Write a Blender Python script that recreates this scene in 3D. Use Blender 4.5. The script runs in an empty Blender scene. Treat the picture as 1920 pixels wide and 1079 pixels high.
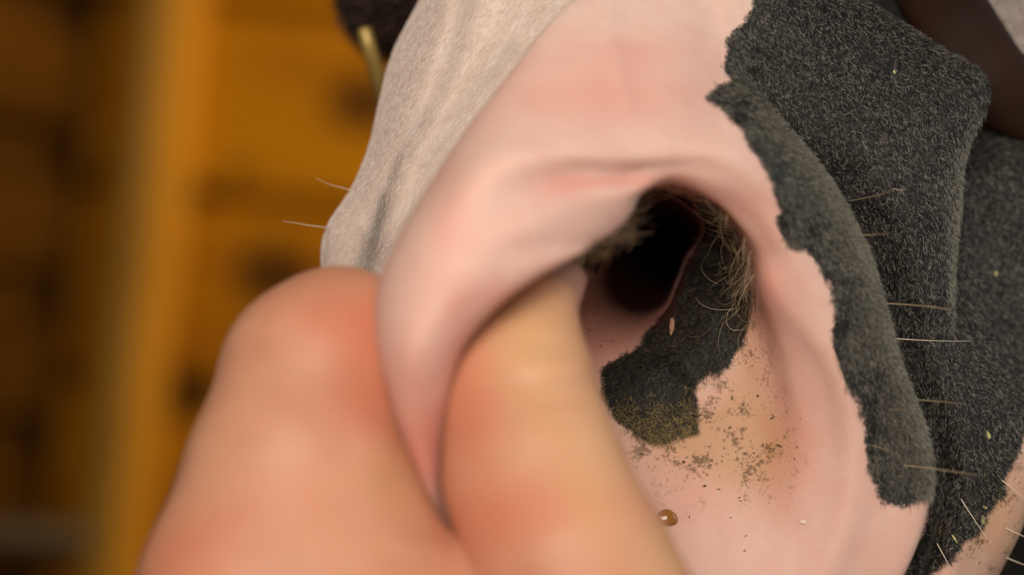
import bpy, math, random
import numpy as np
from mathutils import Matrix, Vector
rng = np.random.default_rng(7)
S = bpy.context.scene
C = S.collection

# ------------------------------------------------------------------ camera
FPX = 3600.0            # focal length in pixels of a 1920 wide frame
D0 = 0.360              # focus distance (m)
ROLL = math.radians(6.0)
CAMPOS = np.array([0.0, -D0, 1.40])
RGT = np.array([math.cos(ROLL), 0.0, math.sin(ROLL)])
UPV = np.array([-math.sin(ROLL), 0.0, math.cos(ROLL)])
FWD = np.array([0.0, 1.0, 0.0])
cam_d = bpy.data.cameras.new('camera')
cam = bpy.data.objects.new('camera', cam_d)
C.objects.link(cam)
cam_d.sensor_width = 36.0
cam_d.lens = FPX / 1920 * 36.0
cam_d.clip_start = 0.01
cam.matrix_world = Matrix(((RGT[0], UPV[0], -FWD[0], CAMPOS[0]), (RGT[1], UPV[1], -FWD[1], CAMPOS[1]), (RGT[2], UPV[2], -FWD[2], CAMPOS[2]), (0, 0, 0, 1)))
cam_d.dof.use_dof = True
cam_d.dof.focus_distance = D0 + 0.001
cam_d.dof.aperture_fstop = 5.0
S.camera = cam

def place(p):
    """camera-frame metres (right, up, forward from the lens) -> world."""
    p = np.asarray(p, float)
    return CAMPOS + p[..., 0:1] * RGT + p[..., 1:2] * UPV + p[..., 2:3] * FWD
def at(px, py, z):
    """direction of sight (px, py) at z mm behind the focus plane -> world."""
    px, py, z = np.broadcast_arrays(np.asarray(px, float), np.asarray(py, float), np.asarray(z, float))
    d = D0 + z / 1000.0
    return place(np.stack([(px - 960) * d / FPX, (539.5 - py) * d / FPX, d], -1))

# ------------------------------------------------------------------ light and exposure
S.view_settings.view_transform = 'Standard'
S.view_settings.look = 'None'
S.view_settings.gamma = 1.0
S.view_settings.use_curve_mapping = False
S.view_settings.exposure = 0.0
w = bpy.data.worlds.new('world'); S.world = w; w.use_nodes = True
w.node_tree.nodes['Background'].inputs[0].default_value = (0.9, 0.72, 0.55, 1)
w.node_tree.nodes['Background'].inputs[1].default_value = 0.17
def area(name, pos, target, size, power, col):
    l = bpy.data.lights.new(name, 'AREA'); l.size = size; l.energy = power; l.color = col
    o = bpy.data.objects.new(name, l); C.objects.link(o)
    p = Vector(place(pos)); t = Vector(place(target))
    o.location = p; o.rotation_euler = (t - p).to_track_quat('-Z', 'Y').to_euler()
    return o
area('stable_lamp', (-0.03, 0.17, -0.12), (0.02, 0, D0), 0.28, 2.72, (1.0, 0.90, 0.79))
area('doorway_light', (0.60, 0.30, 0.22), (0.05, 0, D0), 0.40, 1.1, (0.86, 0.95, 1.0))
area('wall_fill_light', (0.30, 0.32, 0.78), (-0.2, 0, 1.3), 0.35, 3.6, (1.0, 0.80, 0.5))  # unseen fill added behind the horse to brighten the back wall

# ------------------------------------------------------------------ materials
def mat(name):
    m = bpy.data.materials.new(name); m.use_nodes = True
    return m, m.node_tree.nodes, m.node_tree.links, m.node_tree.nodes['Principled BSDF']
def N(ns, t, **kw):
    n = ns.new(t)
    for k, v in kw.items(): setattr(n, k, v)
    return n
def noise(ns, ls, scale, detail=3, rough=.5, vec=None):
    n = ns.new('ShaderNodeTexNoise'); n.inputs['Scale'].default_value = scale
    n.inputs['Detail'].default_value = detail; n.inputs['Roughness'].default_value = rough
    if vec is not None: ls.new(vec, n.inputs['Vector'])
    return n.outputs['Fac']
def math_(ns, ls, op, a, b=None, c=None, clamp=False):
    n = ns.new('ShaderNodeMath'); n.operation = op; n.use_clamp = clamp
    for i, v in enumerate((a, b, c)):
        if v is None: continue
        if isinstance(v, (int, float)): n.inputs[i].default_value = v
        else: ls.new(v, n.inputs[i])
    return n.outputs[0]
def mix(ns, ls, f, a, b):
    n = ns.new('ShaderNodeMix'); n.data_type = 'RGBA'
    for i, v in ((0, f), (6, a), (7, b)):
        if isinstance(v, (int, float)): n.inputs[i].default_value = v
        elif isinstance(v, tuple): n.inputs[i].default_value = v + (1,) if len(v) == 3 else v
        else: ls.new(v, n.inputs[i])
    return n.outputs[2]
def smooth(ns, ls, v, lo, hi):
    n = ns.new('ShaderNodeMapRange'); n.interpolation_type = 'SMOOTHSTEP'
    ls.new(v, n.inputs[0]); n.inputs[1].default_value = lo; n.inputs[2].default_value = hi
    return n.outputs[0]
def attr(ns, name):
    n = ns.new('ShaderNodeAttribute'); n.attribute_name = name; return n.outputs['Fac']
def bump(ns, ls, h, strength, dist):
    n = ns.new('ShaderNodeBump'); n.inputs['Strength'].default_value = strength; n.inputs['Distance'].default_value = dist
    ls.new(h, n.inputs['Height']); return n.outputs[0]
def simple(name, col, rough=.5, metal=0.0, **kw):
    m, ns, ls, b = mat(name)
    b.inputs['Base Color'].default_value = col + (1,); b.inputs['Roughness'].default_value = rough; b.inputs['Metallic'].default_value = metal
    for k, v in kw.items(): b.inputs[k].default_value = v
    return m

def wood(name, ca, cb, scale=1.0, rot=0.0, axis='X', knots=()):
    m, ns, ls, b = mat(name)
    tc = ns.new('ShaderNodeTexCoord')
    mp = ns.new('ShaderNodeMapping')
    mp.inputs['Scale'].default_value = {'X': (2.5, 26, 26), 'Z': (26, 26, 2.5)}[axis]
    ls.new(tc.outputs['Object'], mp.inputs['Vector'])
    f = noise(ns, ls, scale, 5, .6, mp.outputs[0])
    big = noise(ns, ls, 6.0, 2, .5, tc.outputs['Object'])
    f2 = math_(ns, ls, 'ADD', math_(ns, ls, 'MULTIPLY', f, .6), math_(ns, ls, 'MULTIPLY', big, .4))
    col = mix(ns, ls, smooth(ns, ls, f2, .34, .66), ca, cb)
    vo = ns.new('ShaderNodeTexVoronoi'); vo.inputs['Scale'].default_value = 7.5
    mp2 = ns.new('ShaderNodeMapping'); mp2.inputs['Scale'].default_value = {'X': (.8, 1, 1.2), 'Z': (1.2, 1, .8)}[axis]
    ls.new(tc.outputs['Object'], mp2.inputs['Vector']); ls.new(mp2.outputs[0], vo.inputs['Vector'])
    k = smooth(ns, ls, vo.outputs['Distance'], .17, .05)
    col = mix(ns, ls, math_(ns, ls, 'MULTIPLY', k, .85), col, (ca[0]*.35, ca[1]*.25, ca[2]*.3))
    for kx, kz, kr in knots:
        vd = ns.new('ShaderNodeVectorMath'); vd.operation = 'DISTANCE'; sc_ = ns.new('ShaderNodeMapping'); sc_.vector_type = 'POINT'
        sc_.inputs['Scale'].default_value = (.75, 0, 1); ls.new(tc.outputs['Object'], sc_.inputs['Vector'])
        ls.new(sc_.outputs[0], vd.inputs[0]); vd.inputs[1].default_value = (kx*.75, 0, kz)
        col = mix(ns, ls, math_(ns, ls, 'MULTIPLY', smooth(ns, ls, vd.outputs['Value'], kr*1.3, kr*.5), .85), col, (.035, .012, .002))
    ls.new(col, b.inputs['Base Color']); b.inputs['Roughness'].default_value = .6; b.inputs['Specular IOR Level'].default_value = .08
    ls.new(bump(ns, ls, f, .3, .001), b.inputs['Normal'])
    return m

# ------------------------------------------------------------------ helpers
def mesh_obj(name, v, f, m, parent=None, smooth_=True):
    me = bpy.data.meshes.new(name)
    v = np.asarray(v, float).reshape(-1, 3)
    if isinstance(f, np.ndarray):
        me.vertices.add(len(v)); me.vertices.foreach_set('co', v.astype(np.float32).ravel())
        k = f.shape[1]
        me.loops.add(f.size); me.loops.foreach_set('vertex_index', f.astype(np.int32).ravel())
        me.polygons.add(len(f)); me.polygons.foreach_set('loop_start', np.arange(0, f.size, k, dtype=np.int32))
        me.update(calc_edges=True)
    else:
        me.from_pydata([tuple(x) for x in v], [], [tuple(x) for x in f])
    me.validate()
    if smooth_: me.polygons.foreach_set('use_smooth', np.ones(len(me.polygons), bool))
    if m: me.materials.append(m)
    o = bpy.data.objects.new(name, me); C.objects.link(o)
    if parent: o.parent = parent
    return o
def tag(o, label=None, cat=None, group=None, kind=None):
    for k, v in (('label', label), ('category', cat), ('group', group), ('kind', kind)):
        if v: o[k] = v
    return o
def empty(name, loc):
    o = bpy.data.objects.new(name, None); C.objects.link(o); o.location = loc; return o
def catmull(P, n):
    P = np.asarray(P, float)
    Q = np.vstack([2*P[0]-P[1], P, 2*P[-1]-P[-2]])
    out = []
    for i in range(1, len(Q)-2):
        t = np.linspace(0, 1, n, endpoint=False)[:, None]
        a, b, c, d = Q[i-1:i+3]
        out.append(.5*((2*b)+(-a+c)*t+(2*a-5*b+4*c-d)*t**2+(-a+3*b-3*c+d)*t**3))
    out.append(P[-1:]); return np.vstack(out)
def tube(path, rad, seg=16, flat=1.0, flatdir=None, cap=True):
    """round or flattened tube swept along world points."""
    P = np.asarray(path, float); n = len(P)
    rad = np.broadcast_to(np.asarray(rad, float), (n,))
    T = np.gradient(P, axis=0); T /= np.linalg.norm(T, axis=1)[:, None]
    ref = np.array(flatdir if flatdir is not None else (0.1, 1.0, 0.05), float)
    A = ref - (T @ ref)[:, None] * T; A /= np.linalg.norm(A, axis=1)[:, None]
    B = np.cross(T, A)
    th = np.linspace(0, 2*np.pi, seg, endpoint=False)
    V = P[:, None] + rad[:, None, None] * (np.cos(th)[None, :, None]*A[:, None]*flat + np.sin(th)[None, :, None]*B[:, None])
    V = V.reshape(-1, 3); F = []
    for i in range(n-1):
        for j in range(seg):
            k = (j+1) % seg
            F.append((i*seg+j, i*seg+k, (i+1)*seg+k, (i+1)*seg+j))
    if cap:
        F.append(tuple(range(seg-1, -1, -1))); F.append(tuple((n-1)*seg+j for j in range(seg)))
    return V, F
def poly_sd(P, poly):
    """signed distance of points to a closed polygon, positive inside."""
    poly = np.asarray(poly, float); a = poly; b = np.roll(poly, -1, 0)
    d = np.full(len(P), 1e9); ins = np.zeros(len(P), bool)
    for (x0, y0), (x1, y1) in zip(a, b):
        e = np.array([x1-x0, y1-y0]); q = P - (x0, y0)
        t = np.clip((q @ e) / max(e @ e, 1e-9), 0, 1)
        d = np.minimum(d, np.hypot(q[:, 0]-t*e[0], q[:, 1]-t*e[1]))
        c = ((y0 > P[:, 1]) != (y1 > P[:, 1])) & (P[:, 0] < (x1-x0)*(P[:, 1]-y0)/(y1-y0+1e-12)+x0)
        ins ^= c
    return np.where(ins, d, -d)
def gauss(P, spots):
    g = np.zeros(len(P))
    for x, y, sx, sy, a in spots:
        g += a*np.exp(-.5*(((P[:, 0]-x)/sx)**2+((P[:, 1]-y)/sy)**2))
    return g

# ------------------------------------------------------------------ the stable behind
def board_wall(name, n, pitch, length, thick, m, gap=.003):
    V, F = [], []
    for i in range(n):
        z0, z1 = i*pitch+gap, (i+1)*pitch-gap
        prof = [(0, z0+.004), (-thick*.35, z0), (-thick, z0+.004), (-thick, z1-.004), (-thick*.35, z1), (0, z1-.004)]
        k = len(V)
        for x in (0, length):
            V += [(x, y, z) for y, z in prof]
        for j in range(6):
            q = (j+1) % 6; F.append((k+j, k+q, k+6+q, k+6+j))
        F.append(tuple(k+j for j in range(5, -1, -1))); F.append(tuple(k+6+j for j in range(6)))
    k = len(V); H = n*pitch                       # backing
    V += [(0, 0, 0), (length, 0, 0), (length, 0, H), (0, 0, H), (0, .012, 0), (length, .012, 0), (length, .012, H), (0, .012, H)]
    F += [(k, k+1, k+2, k+3), (k+5, k+4, k+7, k+6), (k, k+4, k+5, k+1), (k+3, k+2, k+6, k+7), (k, k+3, k+7, k+4), (k+1, k+5, k+6, k+2)]
    return mesh_obj(name, V, F, m, smooth_=False)
WB_LOC = at(330, 540, 840) * np.array([1, 1, 0]) + np.array([-.06, 0, .02]); WB_ROT = math.radians(-6)
def on_back(px, py):
    d = at(px, py, 0)-CAMPOS; n_ = np.array([-math.sin(WB_ROT), math.cos(WB_ROT), 0])
    p = CAMPOS+d*(((WB_LOC-CAMPOS)@n_)/(d@n_))-WB_LOC
    return p[0]*math.cos(WB_ROT)+p[1]*math.sin(WB_ROT), p[2]
W_OR = wood('orange_pine', (0.29, 0.098, 0.001), (0.43, 0.170, 0.002), 1.2, knots=[on_back(695, 200)+(.020,), on_back(378, 365)+(.010,), on_back(345, 735)+(.022,), on_back(530, 520)+(.022,), on_back(460, 330)+(.006,)])
W_DK = wood('shaded_pine', (0.055, 0.020, 0.0015), (0.12, 0.045, 0.003), 1.2)  # darkened pine: the left wall's shade is put into its colour
W_PO = wood('post_pine', (0.44, 0.18, 0.010), (0.60, 0.26, 0.018), 1.0, axis='Z')
W_GR = wood('greyish_pine', (0.20, 0.105, 0.014), (0.32, 0.17, 0.03), 1.0, axis='Z')  # darker and greyer than the post
wb = board_wall('wall_back', 22, .118, 2.2, .018, W_OR)
wb.location = WB_LOC; wb.rotation_euler = (0, 0, WB_ROT)
tag(wb, 'orange pine board wall out of focus behind the horse', kind='structure')
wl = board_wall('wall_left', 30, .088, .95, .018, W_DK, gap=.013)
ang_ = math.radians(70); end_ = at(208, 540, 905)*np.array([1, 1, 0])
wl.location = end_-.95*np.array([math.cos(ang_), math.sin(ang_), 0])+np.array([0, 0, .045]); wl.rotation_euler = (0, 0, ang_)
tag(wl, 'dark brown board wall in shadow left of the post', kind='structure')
def upright(name, x0, x1, d, thick, m, parent=None):
    c0 = at(x0, 540, d-360); c1 = at(x1, 540, d-360)
    cx, wd = (c0[0]+c1[0])/2, abs(c1[0]-c0[0])/2
    b = min(.004, wd*.3); y0 = c0[1]
    pr = [(-wd+b, y0), (wd-b, y0), (wd, y0+b), (wd, y0+thick), (-wd, y0+thick), (-wd, y0+b)]
    V = [(cx+x, y, z) for z in (0.0, 2.6) for x, y in pr]; k = 6
    F = [(j, (j+1) % k, k+(j+1) % k, k+j) for j in range(k)] + [tuple(range(k-1, -1, -1)), tuple(range(k, 2*k))]
    return mesh_obj(name, V, F, m, parent, False)
post = upright('post', 190, 322, 1150, .05, W_PO)
tag(post, 'upright pine door post with a darker grey strip, left of the horse', 'post')
strip = upright('wood_strip', 213, 264, 1138, .0115, W_GR, post); strip['label'] = 'darker greyish strip down the middle of the post'
rl = tube(np.array([at(-160, 995, 760), at(-40, 1000, 765), at(168, 1010, 772)]), .008, 20)
rail = mesh_obj('rail', rl[0], rl[1], simple('weathered_wood', (.07, .045, .018), .8)); tag(rail, 'weathered wooden rail low beside the post', 'rail')
fl = mesh_obj('floor', [(-3, -2, 0), (3, -2, 0), (3, 3, 0), (-3, 3, 0), (-3, -2, -.1), (3, -2, -.1), (3, 3, -.1), (-3, 3, -.1)],
              [(0, 1, 2, 3), (7, 6, 5, 4), (0, 4, 5, 1), (1, 5, 6, 2), (2, 6, 7, 3), (3, 7, 4, 0)], simple('concrete', (.12, .10, .08), .8), smooth_=False)
tag(fl, 'grey stable floor', kind='structure')

# ------------------------------------------------------------------ the horse: rings round the nostril
CX, CY = 1240.0, 470.0
RINGS = [
 # 0,1 deep passage
 [(1275,460,110),(1240,500,110),(1205,460,110),(1240,425,110)],
 [(1282,455,60),(1240,520,60),(1195,460,60),(1240,415,60)],
 [(1288,470,28),(1262,530,24),(1232,568,24),(1190,570,32),(1158,530,30),(1165,470,28),(1195,410,16),(1232,380,12),(1275,395,14),(1300,425,22)],
 # 3 ridge / opening
 [(1300,470,17),(1270,535,13),(1240,590,11),(1180,600,18),(1125,560,20),(1130,480,16),(1180,400,4),(1235,362,2),(1290,385,6),(1322,425,14)],
 # 4 inner wall
 [(1350,470,14),(1330,560,6),(1300,660,3),(1230,690,3),(1150,660,8),(1092,610,13),(1070,540,12),(1070,460,4),(1135,400,-8),(1195,362,-10),(1240,354,-6),(1300,372,-2),(1345,412,4)],
 # 5 floor
 [(1388,470,4),(1398,560,1),(1412,660,0),(1408,760,0),(1340,830,0),(1220,830,-1),(1110,760,2),(1010,700,4),(960,620,2),(970,530,-4),(1030,450,-12),(1120,402,-17),(1195,358,-15),(1245,346,-11),(1310,362,-8),(1362,406,-6)],
 # 6 inner slope of the rim / pocket
 [(1402,470,-6),(1418,570,-4),(1438,680,-2),(1445,790,-2),(1400,920,-3),(1290,980,-5),(1150,960,-5),(980,900,-6),(850,800,-12),(830,680,-17),(890,560,-22),(985,470,-25),(1090,418,-24),(1188,362,-20),(1245,344,-16),(1325,366,-13),(1383,420,-11)],
 # 7 contour of the rim
 [(1420,470,-15),(1442,580,-11.5),(1480,700,-8),(1500,840,-7),(1470,980,-7),(1340,1120,-9),(1150,1120,-12),(980,1060,-20),(852,962,-33),(833,870,-40),(836,760,-46),(868,648,-50),(950,562,-50),(1045,502,-45),(1122,455,-36),(1184,400,-32),(1205,364,-29),(1250,346,-27),(1330,370,-23),(1390,424,-18)],
 # 8 bulge
 [(1448,470,-17),(1482,600,-14),(1545,720,-11),(1560,860,-9),(1520,1010,-9),(1360,1180,-11),(1150,1190,-13),(960,1090,-22),(842,975,-36),(812,870,-44),(802,760,-51),(815,650,-56),(880,560,-56),(980,450,-52),(1085,385,-43.5),(1170,362,-37),(1215,348,-32),(1250,332,-30),(1338,350,-25.5),(1405,405,-20)],
 # 9 crease
 [(1480,470,-18),(1535,600,-15),(1585,730,-13),(1600,870,-11),(1565,1040,-11),(1390,1230,-12),(1150,1250,-14),(945,1110,-24),(835,990,-37),(790,870,-45),(772,760,-52),(775,650,-57),(830,535,-57),(925,405,-53),(1005,352,-47),(1085,327,-41),(1170,331,-34.5),(1235,316,-31.5),(1352,325,-26),(1428,388,-21)],
 # 10 crest
 [(1530,470,-15),(1580,590,-14),(1625,710,-12),(1655,840,-10),(1640,950,-10),(1590,1080,-10),(1400,1290,-12),(1150,1310,-14),(915,1140,-24),(825,990,-35),(775,870,-43),(745,760,-50),(737,640,-54),(770,520,-54.5),(850,390,-53),(950,300,-49),(1060,282,-43),(1160,288,-37),(1250,284,-32),(1372,295,-25.5),(1462,370,-20)],
 # 11 outer contour
 [(1620,470,-11),(1655,580,-11),(1690,700,-10),(1734,820,-9),(1746,880,-9),(1738,950,-9),(1692,1079,-9),(1600,1210,-5),(1400,1360,-6),(1150,1380,-8),(920,1220,-12),(810,975,-32),(765,862,-38),(733,760,-43),(708,660,-46),(704,590,-46),(712,530,-45),(745,450,-44),(830,310,-39),(950,150,-27),(1075,0,-14),(1158,-45,-9.5),(1240,-60,-6),(1365,110,-7),(1450,212,-9),(1560,350,-10)],
 # 12 tuck behind it
 [(1606,470,2),(1640,585,3),(1674,705,3),(1718,825,4),(1728,885,4),(1720,950,4),(1671,1079,4),(1580,1230,2),(1400,1390,0),(1150,1420,2),(930,1230,6),(840,990,2),(800,862,-4),(775,760,-8),(755,660,-10),(750,590,-10),(765,500,-10),(800,440,-9),(880,300,-9),(1000,140,-10),(1100,20,-11),(1165,-85,-7.5),(1240,-150,-4),(1380,80,-5),(1452,226,-2),(1549,367,1)],
 # 13 coming out on the face
 [(1630,470,6),(1666,580,7),(1702,700,7),(1747,820,8),(1764,890,8),(1757,970,8),(1712,1100,8),(1620,1270,6),(1400,1430,10),(1150,1460,14),(930,1290,18),(800,1020,16),(740,862,14),(715,760,12),(705,660,8),(722,560,4),(742,480,1),(775,410,-1),(850,280,-3),(965,110,-5),(1060,-40,-5),(1150,-170,-5),(1240,-260,-4),(1398,45,-4),(1475,200,-4),(1572,345,0)],
 # 14 middle of the face
 [(1710,470,0),(1735,580,1),(1760,700,2),(1800,820,3),(1815,900,3),(1800,1000,3),(1760,1110,4),(1640,1310,8),(1400,1470,14),(1150,1500,20),(900,1350,28),(740,1020,28),(690,862,26),(680,760,22),(672,640,13),(690,515,7),(704,450,5),(716,390,3),(752,290,1),(812,130,0),(880,-60,1),(1240,-400,0),(1450,-40,-3),(1560,150,-2),(1660,320,-2)],
 # 15 outer edge of the face
 [(1786,470,4),(1783,560,4),(1795,660,5),(1850,790,6),(1868,880,6),(1862,960,6),(1815,1079,6),(1700,1300,10),(1400,1500,20),(1150,1530,28),(880,1400,40),(700,1100,42),(630,900,40),(610,760,32),(612,620,20),(611,520,15),(610,460,14),(620,425,14),(657,365,16),(690,290,18),(714,195,20),(738,105,22),(790,0,24),(900,-220,22),(1240,-520,14),(1500,-120,8),(1610,-5,8),(1740,82,8),(1850,188,8),(1814,262,6),(1793,390,4)],
 # 16 turning under
 [(1780,470,16),(1777,560,14),(1800,655,9),(1905,790,8),(1912,900,8),(1890,990,8),(1848,1079,9),(1740,1310,20),(1400,1510,40),(1150,1540,50),(890,1400,60),(720,1100,60),(655,900,56),(630,760,48),(632,620,36),(630,520,34),(629,460,34),(640,425,34),(676,365,36),(710,290,38),(730,195,40),(755,105,42),(808,0,44),(920,-210,42),(1240,-520,34),(1490,-100,26),(1575,15,32),(1705,112,33),(1815,212,30),(1800,270,22),(1785,390,18)],
 # 17 cheek
 [(1850,470,18),(1850,570,16),(1870,670,12),(1975,800,12),(1944,905,12),(1908,1010,12),(1872,1079,14),(1770,1310,35),(1400,1500,60),(1150,1520,70),(900,1380,80),(760,1100,80),(690,900,78),(665,760,70),(665,620,60),(665,520,58),(665,460,58),(675,425,58),(705,365,60),(738,290,62),(760,195,64),(790,105,66),(840,0,68),(950,-200,66),(1240,-510,60),(1550,-150,50),(1700,0,58),(1790,120,58),(1865,200,48),(1860,290,24),(1850,390,20)],
 # 18 far cheek
 [(2080,470,34),(2100,570,32),(2120,680,30),(2080,800,30),(1925,912,40),(1885,1012,42),(1850,1085,42),(1740,1300,60),(1400,1450,100),(1150,1450,110),(950,1330,110),(820,1080,110),(760,900,108),(740,760,100),(740,620,95),(740,520,94),(740,460,94),(745,425,94),(770,365,94),(800,290,94),(830,195,94),(860,105,94),(900,0,94),(1000,-190,94),(1240,-480,94),(1700,-250,80),(2000,-80,70),(2080,100,60),(2080,200,50),(2080,290,40),(2080,390,36)],
 [(2100,470,90),(2250,700,70),(2330,1000,60),(2150,1250,65),(1700,1500,90),(1240,1400,150),(900,900,150),(850,470,140),(950,-100,140),(1240,-350,140),(1900,-150,130)],
 [(1400,470,185),(1240,650,185),(1080,470,185),(1240,290,185)],
]
NT = 720
TH = np.linspace(0, 2*np.pi, NT, endpoint=False)
def ring(pts):
    P = np.asarray(pts, float)
    th = np.arctan2(P[:, 1]-CY, P[:, 0]-CX) % (2*np.pi); r = np.hypot(P[:, 0]-CX, P[:, 1]-CY)
    o = np.argsort(th); th, r, z = th[o], r[o], P[o, 2]
    t3 = np.concatenate([th-2*np.pi, th, th+2*np.pi]); n = len(th)
    out = []
    for v in (r, z):
        v3 = np.tile(v, 3); h = np.diff(t3); dl = np.diff(v3)/h
        m = np.zeros_like(v3)
        m[1:-1] = (dl[:-1]*h[1:]+dl[1:]*h[:-1])/(h[:-1]+h[1:])
        lim = 3*np.minimum(abs(dl[:-1]), abs(dl[1:])) + .25*abs(m[1:-1])
        m[1:-1] = np.clip(m[1:-1], -lim, lim)
        i = np.clip(np.searchsorted(t3, TH, side='right')-1, 0, len(t3)-2)
        hh = h[i]; s = (TH-t3[i])/hh
        y = (2*s**3-3*s**2+1)*v3[i]+(s**3-2*s**2+s)*hh*m[i]+(-2*s**3+3*s**2)*v3[i+1]+(s**3-s**2)*hh*m[i+1]
        k = np.exp(-.5*(np.arange(-8, 9)/3.)**2); k /= k.sum()
        y = np.convolve(np.concatenate([y[-8:], y, y[:8]]), k, 'valid')
        out.append(y)
    return out
RZ = [ring(p) for p in RINGS]
R = np.array([a for a, b in RZ]); Z = np.array([b for a, b in RZ]); K = len(RINGS)
PX = CX + R*np.cos(TH); PY = CY + R*np.sin(TH)
# centripetal interpolation across the rings, in millimetres
prof = np.stack([PX*.1, PY*.1, Z], -1)                      # K, NT, 3
kn = np.zeros((K, NT)); kn[1:] = np.cumsum(np.maximum(np.linalg.norm(np.diff(prof, axis=0), axis=-1), .05)**.5, 0)
SUB = {0: 6, 1: 8, 2: 10, 3: 14, 4: 18, 5: 16, 6: 20, 7: 16, 8: 14, 9: 16, 10: 24, 11: 14, 12: 14, 13: 28, 14: 28, 15: 14, 16: 14, 17: 22, 18: 8, 19: 4}
rows = []; U = []
Q = np.concatenate([2*prof[:1]-prof[1:2], prof, 2*prof[-1:]-prof[-2:-1]])
kq = np.concatenate([2*kn[:1]-kn[1:2], kn, 2*kn[-1:]-kn[-2:-1]])
for k in range(K-1):
    p0, p1, p2, p3 = Q[k:k+4]; t0, t1, t2, t3 = [x[:, None] for x in kq[k:k+4]]
    for s in range(SUB[k]):
        t = t1+(t2-t1)*s/SUB[k]
        A1 = (t1-t)/(t1-t0)*p0+(t-t0)/(t1-t0)*p1; A2 = (t2-t)/(t2-t1)*p1+(t-t1)/(t2-t1)*p2; A3 = (t3-t)/(t3-t2)*p2+(t-t2)/(t3-t2)*p3
        B1 = (t2-t)/(t2-t0)*A1+(t-t0)/(t2-t0)*A2; B2 = (t3-t)/(t3-t1)*A2+(t-t1)/(t3-t1)*A3
        rows.append((t2-t)/(t2-t1)*B1+(t-t1)/(t2-t1)*B2); U.append(k+s/SUB[k])
rows.append(prof[-1]); U.append(K-1.)
G = np.array(rows); U = np.array(U); NR = len(G)
hpx, hpy, hz = G[..., 0]*10, G[..., 1]*10, G[..., 2]
def put(m_, spots):                                      # soft relief, mm toward (+) or away (-) from the nose
    P2 = np.stack([hpx.ravel(), hpy.ravel()], 1)
    return gauss(P2, spots).reshape(hpx.shape)*m_
def seg_ridge(pts, width):
    """soft ridge profile 0..1 along an open line."""
    P2 = np.stack([hpx.ravel(), hpy.ravel()], 1); d = np.full(len(P2), 1e9)
    pts = catmull(pts, 6)
    for a, b in zip(pts[:-1], pts[1:]):
        e = b-a; q = P2-a; t = np.clip((q@e)/(e@e), 0, 1); d = np.minimum(d, np.hypot(q[:, 0]-t*e[0], q[:, 1]-t*e[1]))
    return np.exp(-.5*(d/width)**2).reshape(hpx.shape)
UU = np.broadcast_to(U[:, None], hpx.shape)
gate = lambda a, b: np.clip((UU-a)/.4, 0, 1)*np.clip((b-UU)/.4, 0, 1)
hz = hz + gate(12.6, 15.6)*(2.0*seg_ridge([(900,-200),(850,60),(790,230),(738,330),(705,420),(672,520),(640,640)], 14)
        + 1.0*seg_ridge([(1120,-200),(960,60),(880,180),(800,300),(760,390),(720,500)], 14) - .7*seg_ridge([(1020,-200),(900,60),(830,200),(770,330),(725,450)], 26))
hz = hz - gate(9.6, 16)*1.0*seg_ridge([(1345,95),(1400,110),(1460,130),(1530,190),(1600,290)], 16)
hz = hz - gate(12.8, 15.4)*1.2*seg_ridge([(1560,180),(1640,300),(1690,420),(1720,560)], 26)
hz = hz - gate(3.6, 6.2)*(1.4*np.exp(-.5*(((hpx-1250)/55)**2+((hpy-650)/75)**2)))
hz = hz + gate(3.4, 6.2)*1.2*seg_ridge([(1255,640),(1290,690),(1330,720)], 14)
hz = hz + gate(16.4, 19)*4*seg_ridge([(1850,430),(1880,560),(1900,700)], 30)
HV = at(hpx, hpy, hz)
idx = np.arange(NR*NT).reshape(NR, NT)
HF = np.stack([idx[:-1], np.roll(idx, -1, 1)[:-1], np.roll(idx, -1, 1)[1:], idx[1:]], -1).reshape(-1, 4)
V_all = np.vstack([HV.reshape(-1, 3), HV[0].mean(0)[None], HV[-1].mean(0)[None]])
P2 = np.stack([hpx.ravel(), hpy.ravel()], 1); UF = UU.ravel()
FACE = [(1415,-700),(1412,0),(1395,45),(1362,75),(1358,140),(1378,150),(1345,160),(1326,185),(1350,205),(1385,235),(1412,285),(1440,320),(1452,365),(1462,398),(1452,402),(1458,440),(1480,462),(1508,468),(1530,490),(1552,528),(1566,575),(1560,620),(1558,660),(1572,705),(1600,740),(1614,770),(1622,815),(1626,860),(1640,905),(1655,945),(1690,952),(1715,948),(1745,935),
        (1742,975),(1720,1020),(1690,1060),(1660,1120),(1700,1100),(1740,1078),(1790,1050),(1806,1015),(1835,1000),(1860,950),(1885,930),(1890,880),(1912,845),(1925,790),(2060,690),(2300,500),(2300,230),(1880,185),(1880,60),(1800,-60),(1700,-700)]
PATCH = [(1190,660),(1238,590),(1262,540),(1298,470),(1316,420),(1302,374),(1345,392),(1395,470),(1404,560),(1398,630),(1372,680),(1345,700),(1306,712),(1302,740),(1312,785),(1305,812),(1250,830),(1210,826),(1175,802),(1150,780),(1126,752),(1128,700),(1140,680),(1170,668)]
def wob(P, s, a, seed):
    r_ = np.random.default_rng(seed); o = 0
    for f in (1., 2.1, 4.3, 8.7):
        ax, ay, ph = r_.normal(size=3); n_ = math.hypot(ax, ay)
        o = o + a/f**.8*np.sin((P[:, 0]*ax/n_+P[:, 1]*ay/n_)*f/s+ph*7)*np.sin((P[:, 0]*-ay/n_+P[:, 1]*ax/n_)*f/s*1.3+ph*3)
    return o
face = poly_sd(P2, FACE); patch = poly_sd(P2, PATCH)
face = face + wob(P2, 14, 3.2, 3); patch = patch + wob(P2, 12, 4, 5)
lipzone = (UF > 12.3)
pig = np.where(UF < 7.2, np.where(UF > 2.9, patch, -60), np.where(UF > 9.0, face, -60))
pig = np.where((UF < 2.9), -60, pig); pig = np.where((UF < 11.8) & (P2[:, 1] > 962), -60, pig)
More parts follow.
